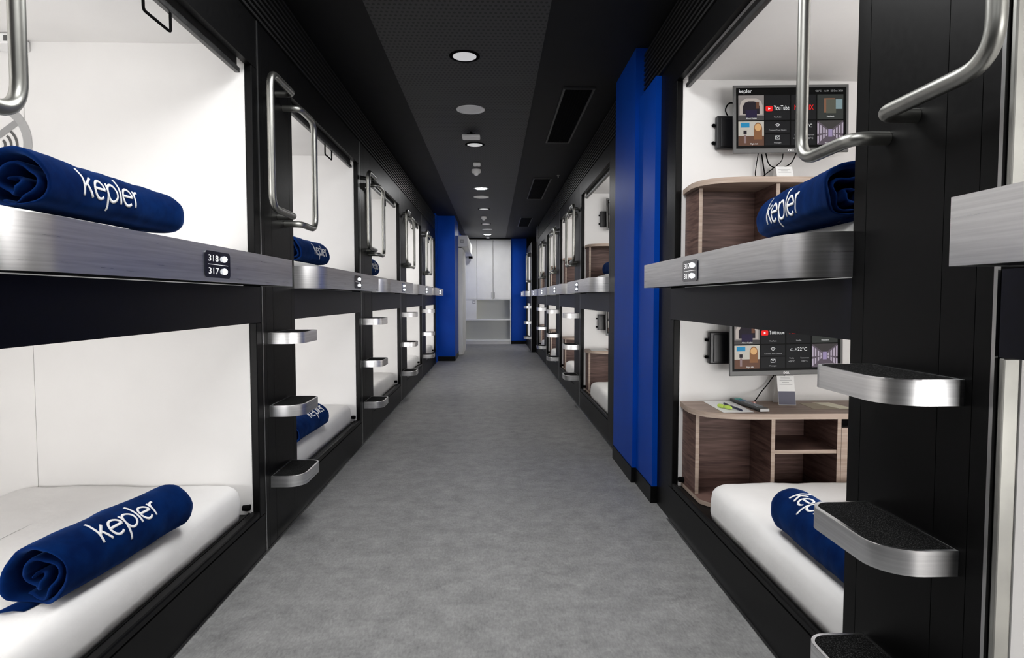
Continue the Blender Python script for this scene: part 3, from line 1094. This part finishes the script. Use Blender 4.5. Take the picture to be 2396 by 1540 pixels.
    for k in range(1, 4):                                   # wireless symbol
        pts = ell(0.372, 0.668, 0.010 * k, 0.0175 * k * 1.25, 45, 135, 8)
        for i in range(8):
            line(pts[i], pts[i + 1], 0.004)
    for p0, p1 in (((0.352, 0.80), (0.392, 0.80)), ((0.352, 0.855), (0.392, 0.855)), ((0.352, 0.80), (0.352, 0.855)), ((0.392, 0.80), (0.392, 0.855)),
                   ((0.352, 0.80), (0.372, 0.83)), ((0.392, 0.80), (0.372, 0.83))):
        line(p0, p1, 0.003)
    pts = ell(0.545, 0.645, 0.010, 0.02, 40, 320, 10)
    for i in range(10):
        line(pts[i], pts[i + 1], 0.003)
    line((0.552, 0.665), (0.575, 0.665), 0.003)
    tx.build('menu_lettering', None, scr)
    text_mb('DELL', 0.014, M_TXT, lambda u, v: (Wd / 2 + u, -D - 0.0006, 0.007 + v), align='CENTER').build('maker_badge', M_TXT, root)
    return root


def make_box():
    root = empty('media_box', (0, 0, 0))
    mb = MB()
    mb.box(0, 0.115, -0.035, -0.001, 0, 0.168, bev=0.006)
    mb.box(0.02, 0.11, -0.040, -0.035, 0.012, 0.155, bev=0.002)
    mb.build('housing', mat('black_plastic', (0.006, 0.006, 0.008), 0.35), root)
    for z in (0.035, 0.125):
        mb = MB()
        mb.lathe([(0.003, -0.008), (0.009, -0.008), (0.009, -0.001), (0.003, -0.001)], (-0.008, -0.004, z), seg=14, axis='y')
        mb.box(-0.004, 0.002, -0.009, -0.001, z - 0.006, z + 0.006)
        mb.build('mounting_ear', M_BLACKM, root)
    return root


tvp = make_tv(True)
bxp = make_box()
for k in range(2):
    y = RP[k] + P - 0.067
    for lv, z, bz, bxx in (('upper', 1.925, 1.972, 0.20), ('lower', 0.805, 0.858, 0.18)):
        o = tvp if (k == 0 and lv == 'upper') else copy_tree(tvp)
        place(o, (XR + 0.25, y, z), 'television with lit menu, %s bunk of the %s' % (lv, wr[k]), 'television', 'televisions in the right pods')
        o.rotation_euler = (0, D2(-1.2), 0)
        o = bxp if (k == 0 and lv == 'upper') else copy_tree(bxp)
        place(o, (XR + bxx, y, bz), 'black box by the television, %s bunk of the %s' % (lv, wr[k]), 'media box', 'black wall boxes beside the televisions')

# cables
Yw = RP[0] + P - 0.067


def cable(name, pts, r, label, m=None, curl=0.3):
    cu = bpy.data.curves.new('c', 'CURVE')
    # Catmull-Rom through the points
    P_ = [Vector(p) for p in pts]
    out = []
    for i in range(len(P_) - 1):
        p0, p1, p2, p3 = P_[max(i - 1, 0)], P_[i], P_[i + 1], P_[min(i + 2, len(P_) - 1)]
        for k in range(8):
            t = k / 8
            out.append(0.5 * ((2 * p1) + (p2 - p0) * t + (2 * p0 - 5 * p1 + 4 * p2 - p3) * t * t + (-p0 + 3 * p1 - 3 * p2 + p3) * t ** 3))
    out.append(P_[-1])
    bpy.data.curves.remove(cu)
    mb = MB()
    mb.tube(out, r, m or M_BLACKM, seg=8)
    o = mb.build(name, m or M_BLACKM)
    return tag(o, label, 'cable', 'thin black television cables')


cable('cable', [(1.37, Yw - .03, 1.95), (1.365, Yw - .02, 1.89), (1.362, Yw - .02, 1.84), (1.385, Yw - .03, 1.828), (1.43, Yw - .03, 1.86), (1.49, Yw - .03, 1.91), (1.50, Yw - .03, 1.95)], 0.0025,
      'thin black cable looping low below the upper television, its left end at the wall')
cable('cable', [(1.40, Yw - .05, 1.95), (1.42, Yw - .05, 1.89), (1.47, Yw - .05, 1.872), (1.53, Yw - .05, 1.895), (1.56, Yw - .05, 1.95)], 0.003,
      'black cable hanging in a shallow loop to the right under the upper television')
cable('cable', [(1.392, Yw - .02, 1.95), (1.402, Yw - .02, 1.89), (1.41, Yw - .02, 1.84), (1.405, Yw - .02, 1.80)], 0.0035,
      'black plugged cable hanging straight down below the upper television')
cable('cable', [(1.255, Yw - .03, 2.09), (1.215, Yw - .03, 2.13), (1.195, Yw - .03, 2.17), (1.215, Yw - .03, 2.205), (1.26, Yw - .03, 2.20)], 0.0035,
      'black cable looping from the wall box behind the upper television')
cable('cable', [(1.50, Yw - .05, 0.84), (1.47, Yw - .04, 0.795), (1.44, Yw - .03, 0.745), (1.40, Yw - .05, 0.71), (1.36, Yw - .10, 0.69), (1.335, Yw - .12, 0.672)], 0.0028,
      'thin black cable running from the lower television down to the desk')
cable('cable', [(1.455, Yw - .06, 0.83), (1.48, Yw - .06, 0.79), (1.51, Yw - .06, 0.793), (1.54, Yw - .06, 0.83)], 0.003,
      'black cable hanging in a short loop under the lower television')
mb = MB()
mb.lathe([(0.004, 0), (0.013, 0.001), (0.015, 0.008), (0.012, 0.018), (0.004, 0.021)], (1.325, Yw - .135, 0.6575), seg=20)
tag(mb.build('cable_grommet', M_COPPER), 'small round copper coloured knob on the lower desk at the end of a cable', 'cable grommet')

# ------------------------------------------------------------------ things on the lower desk
ZD = 0.6575
Q = lambda pts, z0, z1, m, name: MB().prism(pts, z0, z1).build(name, m)
tag(Q([(1.108, 3.225), (1.255, 3.228), (1.245, 2.905), (1.095, 2.90)], ZD, ZD + 0.0008, M_PAPER, 'paper_sheet'),
    'white sheet of paper on the left of the lower desk', 'paper')
mb = MB()
mb.tube([(1.178, 3.115, ZD + .0065), (1.185, 3.02, ZD + .0065), (1.192, 2.93, ZD + .0065), (1.1935, 2.915, ZD + .0055)], [0.0045, 0.005, 0.005, 0.0015], seg=12)
pen = empty('pen', (0, 0, 0), 0, 'dark navy pen lying across the white sheet on the lower desk', 'pen')
mb.build('barrel', M_INK, pen)
MB().box(1.1745, 1.1775, 3.06, 3.115, ZD + .0115, ZD + .0135).build('clip', M_INK, pen)
hp = empty('earplug_pack', (1.137, 2.995, ZD + 0.001), 0, 'small lime green pack lying on the white sheet beside the pen', 'earplugs')
for dx, dy, a in ((-.012, .022, 0.3), (.008, -.018, -0.2)):
    m_ = MB()
    m_.tube([(dx - .010, dy + .02, .011), (dx - .006, dy + .012, .011), (dx + .004, dy - .006, .011), (dx + .009, dy - .02, .011)], [0.003, 0.009, 0.010, 0.006], seg=12)
    m_.build('earplug', M_LIME, hp)
rm = empty('remote_control', (1.285, 3.075, ZD), D2(4), 'long black remote control on the lower desk beside the white sheet', 'remote control')
mb = MB()
mb.box(-0.025, 0.025, -0.165, 0.155, 0.0005, 0.018, bev=0.006)
mb.build('casing', mat('remote_black', (0.012, 0.012, 0.014), 0.3), rm)
MB().box(-0.023, 0.023, -0.1685, -0.1655, 0.002, 0.016).build('silver_end_cap', mat('silver_plastic', (0.5, 0.5, 0.5), 0.35), rm)
for i in range(7):
    for j in range(3):
        mm = M_TEAL if i == 6 else (M_RBLUE if i == 5 else M_REMB)
        MB().box(-0.017 + j * 0.0125, -0.008 + j * 0.0125, -0.12 + i * 0.036, -0.10 + i * 0.036, 0.0185, 0.0205).build('button', mm, rm)
tc = empty('tent_card', (1.50, 3.135, ZD), D2(-6), 'white folded tent card with grey panel standing on the lower desk', 'tent card')
mb = MB()
mb.prism([(-0.002, -0.0), (0.0, -0.0015), (0.0, 0.0)], 0, 0.001)
mb.bm.clear()
Wc, Hc = 0.085, 0.145
for y0, y1 in ((-0.045, -0.004), (0.045, 0.004)):
    for x0, x1 in ((-Wc / 2, Wc / 2),):
        t = 0.0012
        v = [(x0, y0, 0.0005), (x1, y0, 0.0005), (x1, y1, Hc), (x0, y1, Hc)]
        sgn = -1 if y0 < 0 else 1
        w_ = [(p[0], p[1] - sgn * t, p[2]) for p in v]
        a = [mb.bm.verts.new(p) for p in v]; b = [mb.bm.verts.new(p) for p in w_]
        mb.bm.faces.new(a); mb.bm.faces.new(b[::-1])
        for i in range(4):
            mb.bm.faces.new((a[i], a[(i + 1) % 4], b[(i + 1) % 4], b[i]))
mb.box(-Wc / 2, Wc / 2, -0.0045, 0.0045, Hc, Hc + 0.001)
mb.mats = [M_PAPER]
mb.build('folded_sheet', M_PAPER, tc)


def front(x, t):      # point on the sloping front face
    return (x, -0.045 + 0.041 * t - 0.0006, 0.0005 + Hc * t)


mb = MB()
mb.quad([front(-Wc / 2 + .001, 0.02), front(Wc / 2 - .001, 0.02), front(Wc / 2 - .001, 0.47), front(-Wc / 2 + .001, 0.47)], M_TENTG)
mb.build('grey_panel', None, tc)
mb = MB()
for i, (a, b) in enumerate(((-.024, .022), (-.03, .03), (-.018, .016), (-.032, .032))):
    t = 0.92 - i * 0.075
    mb.quad([front(a, t), front(b, t), front(b, t + 0.018), front(a, t + 0.018)], M_GREYP)
mb.build('printed_lines', None, tc)
tag(Q([(1.585, 3.15), (1.70, 3.15), (1.70, 2.975), (1.572, 2.972)], ZD, ZD + 0.0012, mat('tan_card', (0.42, 0.36, 0.27), 0.8), 'leaflet'),
    'tan printed leaflet on the lower desk at the right of the tent card', 'leaflet')
tag(Q([(1.655, 3.155), (1.745, 3.155), (1.775, 2.975), (1.70, 2.975)], ZD + 0.0016, ZD + 0.0028, M_CREAM, 'envelope'),
    'cream slip of paper overlapping the tan leaflet on the lower desk', 'paper')
o = copy_tree(tc)
place(o, (1.475, Yw - 0.09, 1.7655), 'white folded tent card on the upper desk behind the desk edge', 'tent card')
o.rotation_euler = (0, 0, 0)
o.scale = (1, 1, 0.72)
# small white note cards hung on the pod wall under the upper television
# white sheets on the far lower desks
tag(Q([(1.02, 0), (1.2, 0), (1.2, 0.30), (1.04, 0.30)], 0, 0.001, M_PAPER, 'paper_sheet'),
    'white sheet on the lower desk just beyond the blue panels', 'paper').location = (0.0, RP[1] + P - 0.067 - 0.32, ZD)

# ------------------------------------------------------------------ no-phone sign printed on the nearest pod wall
YS = LP[0] + P - 0.0665


def flat(mb, pts, m, k=0.0):
    f = [mb.bm.verts.new((p[0], YS - k, p[1])) for p in pts]
    g = mb.bm.faces.new(f); g.material_index = mb.mi(m)


ws = empty('wall_sign', (-2.235, YS, 1.892), 0, 'grey crossed-out ring sign with signal waves on the nearest upper bunk wall', 'sign')
YS = -0.001
M_RING = mat('sign_grey', (0.40, 0.40, 0.40), 0.7)


def arc_band(mb, cx, cz, r0, r1, a0, a1, m, n=40, k=0.0):
    for i in range(n):
        a, b = D2(a0 + (a1 - a0) * i / n), D2(a0 + (a1 - a0) * (i + 1) / n)
        flat(mb, [(cx + r0 * math.cos(a), cz + r0 * math.sin(a)), (cx + r1 * math.cos(a), cz + r1 * math.sin(a)),
                  (cx + r1 * math.cos(b), cz + r1 * math.sin(b)), (cx + r0 * math.cos(b), cz + r0 * math.sin(b))], m, k)


mb = MB(); arc_band(mb, 0, 0, 0.148, 0.187, 0, 360, M_RING, 64); mb.build('ring', None, ws)
mb = MB(); c45, s45 = math.cos(D2(36)), math.sin(D2(36))
flat(mb, [(-.15 * c45 + .014 * s45, -.15 * s45 - .014 * c45), (.15 * c45 + .014 * s45, .15 * s45 - .014 * c45), (.15 * c45 - .014 * s45, .15 * s45 + .014 * c45), (-.15 * c45 - .014 * s45, -.15 * s45 + .014 * c45)], mat('sign_slash', (0.32, 0.32, 0.32), 0.7), 0.0004)
mb.build('slash', None, ws)
mb = MB()
for r_ in (0.022, 0.048, 0.074):
    arc_band(mb, 0.042, -0.01, r_, r_ + 0.011, -48, 48, M_GREYD, 12, 0.0008)
mb.build('signal_waves', None, ws)
# white service box at the top corner of that bunk
cb = empty('conduit_box', (-2.10, LP[0] + P - 0.067, 2.285), 0, 'small white box under the ceiling in the nearest upper left bunk', 'service box')
MB().box(-0.36, 0.06, -0.10, -0.001, 0, 0.044, bev=0.006).build('cover', M_PLAST, cb)
MB().box(0.02, 0.035, -0.102, -0.1005, 0.01, 0.034).build('slot', M_GREYD, cb)


# ------------------------------------------------------------------ ceiling fittings
def disc(name, x, y, r, kind, label, cat, group=None):
    root = empty(name, (x, y, ZC - 0.006), 0, label, cat, group)
    if kind == 'speaker':
        MB().lathe([(r * 0.70, -0.0005), (r, -0.0005), (r * 0.99, -0.007), (r * 0.80, -0.010), (r * 0.78, -0.007), (r * 0.70, -0.006)], (0, 0, 0)).build('rim', M_PLAST2, root)
        MB().lathe([(r * 0.70, -0.001), (r * 0.775, -0.0062), (r * 0.5, -0.0075), (0.003, -0.008)], (0, 0, 0)).build('speaker_grille', M_PLAST2, root)
    else:
        MB().lathe([(r * 0.97, -0.0005), (r * 1.25, -0.0005), (r * 1.24, -0.004), (r * 1.0, -0.006), (r * 0.985, -0.003)], (0, 0, 0)).build('trim_ring', M_BLACKM if kind == 'dim' else M_PLAST, root)
        MB().lathe([(r * 0.96, -0.001), (r * 0.96, -0.004), (0.003, -0.0045)], (0, 0, 0)).build('diffuser', M_LIT if kind == 'lit' else M_DISC, root)
    return root


M_PLAST2 = mat('ceiling_speaker_white', (0.88, 0.88, 0.88), 0.5)
GD = 'recessed ceiling downlights'
disc('downlight', -0.186, 4.113, 0.080, 'dim', 'nearest round ceiling downlight with dark ring', 'ceiling light', GD)
disc('ceiling_speaker', -0.189, 5.246, 0.118, 'speaker', 'large round white ceiling speaker nearest the camera', 'speaker', 'ceiling speakers')
disc('downlight', -0.19, 6.43, 0.080, 'dim', 'round ceiling downlight directly behind the hanging white box', 'ceiling light', GD)
disc('downlight', -0.174, 8.952, 0.085, 'lit', 'brightly lit round downlight in the middle of the aisle ceiling', 'ceiling light', GD)
disc('ceiling_speaker', -0.189, 9.695, 0.118, 'speaker', 'round white ceiling speaker just beyond the brightly lit middle downlight', 'speaker', 'ceiling speakers')
disc('downlight', -0.166, 10.97, 0.085, 'dim', 'round downlight between the middle speaker and the farther smoke detector', 'ceiling light', GD)
disc('downlight', -0.159, 13.13, 0.085, 'dim', 'round downlight just before the farthest ceiling speaker', 'ceiling light', GD)
disc('ceiling_speaker', -0.143, 14.17, 0.118, 'speaker', 'farthest round white ceiling speaker', 'speaker', 'ceiling speakers')
disc('downlight', -0.149, 15.29, 0.085, 'lit', 'brightly lit round downlight at the far end of the aisle', 'ceiling light', GD)
area('downlight_glow', (-0.174, 8.952, ZC - 0.02), (0, 0, 0), 0.15, 0.15, 16, shape='DISK')
area('downlight_glow', (-0.149, 15.29, ZC - 0.02), (0, 0, 0), 0.15, 0.15, 11, shape='DISK')

hb = empty('access_point', (-0.21, 5.95, ZC - 0.007), 0, 'white rounded box hanging under the ceiling between speaker and downlight', 'wireless box')
mb = MB(); mb.box(-0.085, 0.085, -0.06, 0.06, -0.062, -0.032, bev=0.012); mb.build('housing', M_PLAST, hb)
mb = MB(); mb.box(-0.04, 0.04, -0.03, 0.03, -0.032, -0.020); mb.box(-0.012, 0.012, -0.012, 0.012, -0.020, 0); mb.build('bracket', M_BLACKM, hb)
sb = empty('motion_sensor', (-0.191, 7.285, ZC - 0.007), 0, 'small square white sensor box on the ceiling before the nearer smoke detector', 'sensor')
MB().box(-0.042, 0.042, -0.042, 0.042, -0.035, -0.0005, bev=0.01).build('housing', M_PLAST, sb)
MB().lathe([(0.01, -0.0405), (0.010, -0.036), (0.003, -0.036)], (0, 0, 0), seg=12).build('lens', M_GREYP, sb)


def smoke(x, y, label):
    root = empty('smoke_detector', (x, y, ZC - 0.007), 0, label, 'smoke detector')
    MB().lathe([(0.055, -0.0005), (0.057, -0.03), (0.050, -0.042), (0.035, -0.046)], (0, 0, 0)).build('base', M_PLAST, root)
    MB().lathe([(0.030, -0.0465), (0.027, -0.062), (0.018, -0.070), (0.003, -0.071)], (0, 0, 0)).build('sensing_head', M_PLAST, root)


smoke(-0.21, 7.65, 'nearer white smoke detector on the ceiling')
smoke(-0.188, 12.0, 'farther white smoke detector on the ceiling')
sb2 = MB().box(-0.185, -0.105, 15.88, 15.96, ZC - 0.045, ZC - 0.0065, bev=0.008).build('motion_sensor', M_PLAST)
tag(sb2, 'tiny white sensor on the ceiling just before the far cabinet', 'sensor')
for i, (ya, yb_) in enumerate(((4.70, 6.32), (8.18, 9.85), (12.1, 13.6))):
    v = empty('ceiling_vent', (0.645, (ya + yb_) / 2, ZC - 0.001), 0, ('nearest', 'middle', 'farthest')[i] + ' long black rectangular vent in the ceiling right of the perforated panel', 'ceiling vent', 'black ceiling vents')
    l2 = (yb_ - ya) / 2
    mb = MB()
    mb.box(-0.12, -0.105, -l2, l2, -0.012, -0.0005); mb.box(0.105, 0.12, -l2, l2, -0.012, -0.0005)
    mb.box(-0.105, 0.105, -l2, -l2 + 0.015, -0.012, -0.0005); mb.box(-0.105, 0.105, l2 - 0.015, l2, -0.012, -0.0005)
    mb.build('frame', mat('vent_frame', (0.03, 0.03, 0.03), 0.4), v)
    mb = MB()
    mb.box(-0.1045, 0.1045, -l2 + 0.0155, l2 - 0.0155, -0.003, -0.0005)
    for k in range(9):
        mb.box(-0.1 + k * 0.0225, -0.094 + k * 0.0225, -l2 + 0.016, l2 - 0.016, -0.009, -0.0032)
    mb.build('louvres', M_BLACKM, v)
spk = MB(); spk.lathe([(0.006, 0), (0.02, 0.0), (0.02, -0.008), (0.008, -0.010), (0.008, -0.03), (0.004, -0.032)], (0.83, 8.0, ZC - 0.001), seg=16)
tag(spk.build('sprinkler', M_TRIM), 'small metal sprinkler head on the ceiling above the right row', 'sprinkler')

# ------------------------------------------------------------------ far end: sliding door and cabinet
sd = empty('sliding_door', (-0.70, 13.18, 0), 0, 'tall white sliding door panel hanging under its track box', 'door')
mb = MB(); mb.box(-0.047, 0.044, 0, 1.42, 0.006, 2.27, bev=0.004); mb.build('door_leaf', M_CAB, sd)
MB().box(-0.025, 0.02, 0.05, 1.37, 2.2705, 2.286).build('hanger_strip', M_BLACKM, sd)
tb = empty('door_track_box', (-0.66, 13.1, 2.293), 0, 'white box housing the sliding door track under the ceiling', 'door track')
mb = MB(); mb.box(-0.118, 0.116, 0, 3.15, 0, 0.232, bev=0.004); mb.build('housing', M_CAB, tb)
mb = MB(); mb.box(-0.045, 0.035, -0.006, -0.0005, 0.07, 0.15); mb.build('end_plate', M_GREYP, tb)
mb = MB(); mb.lathe([(0.012, 0), (0.012, -0.006), (0.003, -0.007)], (0.0, -0.0065, 0.11), seg=14, axis='y'); mb.build('end_button', M_PLAST, tb)
mb = MB(); mb.box(0.02, 0.116, 2.95, 3.1, -0.05, -0.001); mb.build('door_sensor', M_BLACKM, tb)

cab = empty('cabinet', (-0.13, 16.3, 0), 0, 'tall pale grey built-in cabinet with two doors closing the end of the aisle', 'cabinet')
x0, x1 = -0.665, 0.585
mb = MB()
mb.box(x0, x1, 0.56, 0.58, 0.0, ZC - 0.03)                        # back
mb.box(x1 - 0.02, x1, 0.0, 0.56, 0.0, ZC - 0.03)                  # right side
mb.box(x0, x0 + 0.02, 0.0, 0.56, 0.0, ZC - 0.03)
mb.box(x0 + 0.02, x1 - 0.02, 0.0, 0.56, 1.165, 1.185)             # bottom of the cupboard
mb.box(x0 + 0.02, x1 - 0.02, 0.02, 0.56, ZC - 0.05, ZC - 0.03)
mb.box(x0 + 0.02, -0.32, 0.01, 0.56, 0.665, 1.164)                # column beside the niche
mb.build('carcass', M_CAB, cab)
MB().box(x0 + 0.021, -0.31, -0.002, 0.018, 1.19, ZC - 0.055).build('side_filler', M_CAB, cab)
for a, b in ((-0.303, 0.113), (0.123, x1 - 0.003)):
    dd = MB().box(a, b, -0.006, 0.016, 1.19, ZC - 0.055, bev=0.002).build('cupboard_door', M_CAB, cab)
    hx = 0.088 if b < 0.2 else 0.150  # handles sit either side of the joint
    MB().tube(bend([(hx, -0.007, 1.23), (hx, -0.03, 1.23), (hx, -0.03, 1.36), (hx, -0.007, 1.36)], 0.008, 3), 0.006, seg=8).build('handle', M_BLACKM, dd)
MB().box(x0 + 0.02, x1 - 0.02, -0.03, 0.56, 0.635, 0.660, bev=0.002).build('counter', M_PLAST, cab)
MB().box(x0 + 0.02, x1 - 0.02, 0.20, 0.22, 0.125, 0.634).build('lower_back_panel', M_CABIN, cab)
MB().box(-0.319, x1 - 0.02, 0.30, 0.32, 0.661, 1.164).build('niche_back_panel', M_CABIN, cab)
MB().box(x0 + 0.02, x1 - 0.02, -0.01, 0.20, 0.085, 0.122).build('bottom_rail', M_PLAST, cab)
MB().box(x0 + 0.02, x1 - 0.02, 0.02, 0.20, 0.001, 0.084).build('plinth', M_CAB, cab)
so = MB(); so.box(-0.56, -0.47, 16.295, 16.309, 1.08, 1.18, bev=0.003)
wsx = empty('wall_socket', (-0.515, 16.309, 1.11), 0, 'small square socket on the pale column left of the cabinet niche', 'socket')
so.bm.free()
MB().box(-0.04, 0.04, -0.008, 0, -0.045, 0.045, bev=0.002).build('face_plate', M_GREYP, wsx)
MB().lathe([(0.02, -0.0085), (0.02, -0.012), (0.004, -0.0125)], (0, 0, 0), seg=16, axis='y').build('socket_insert', M_PLAST, wsx)
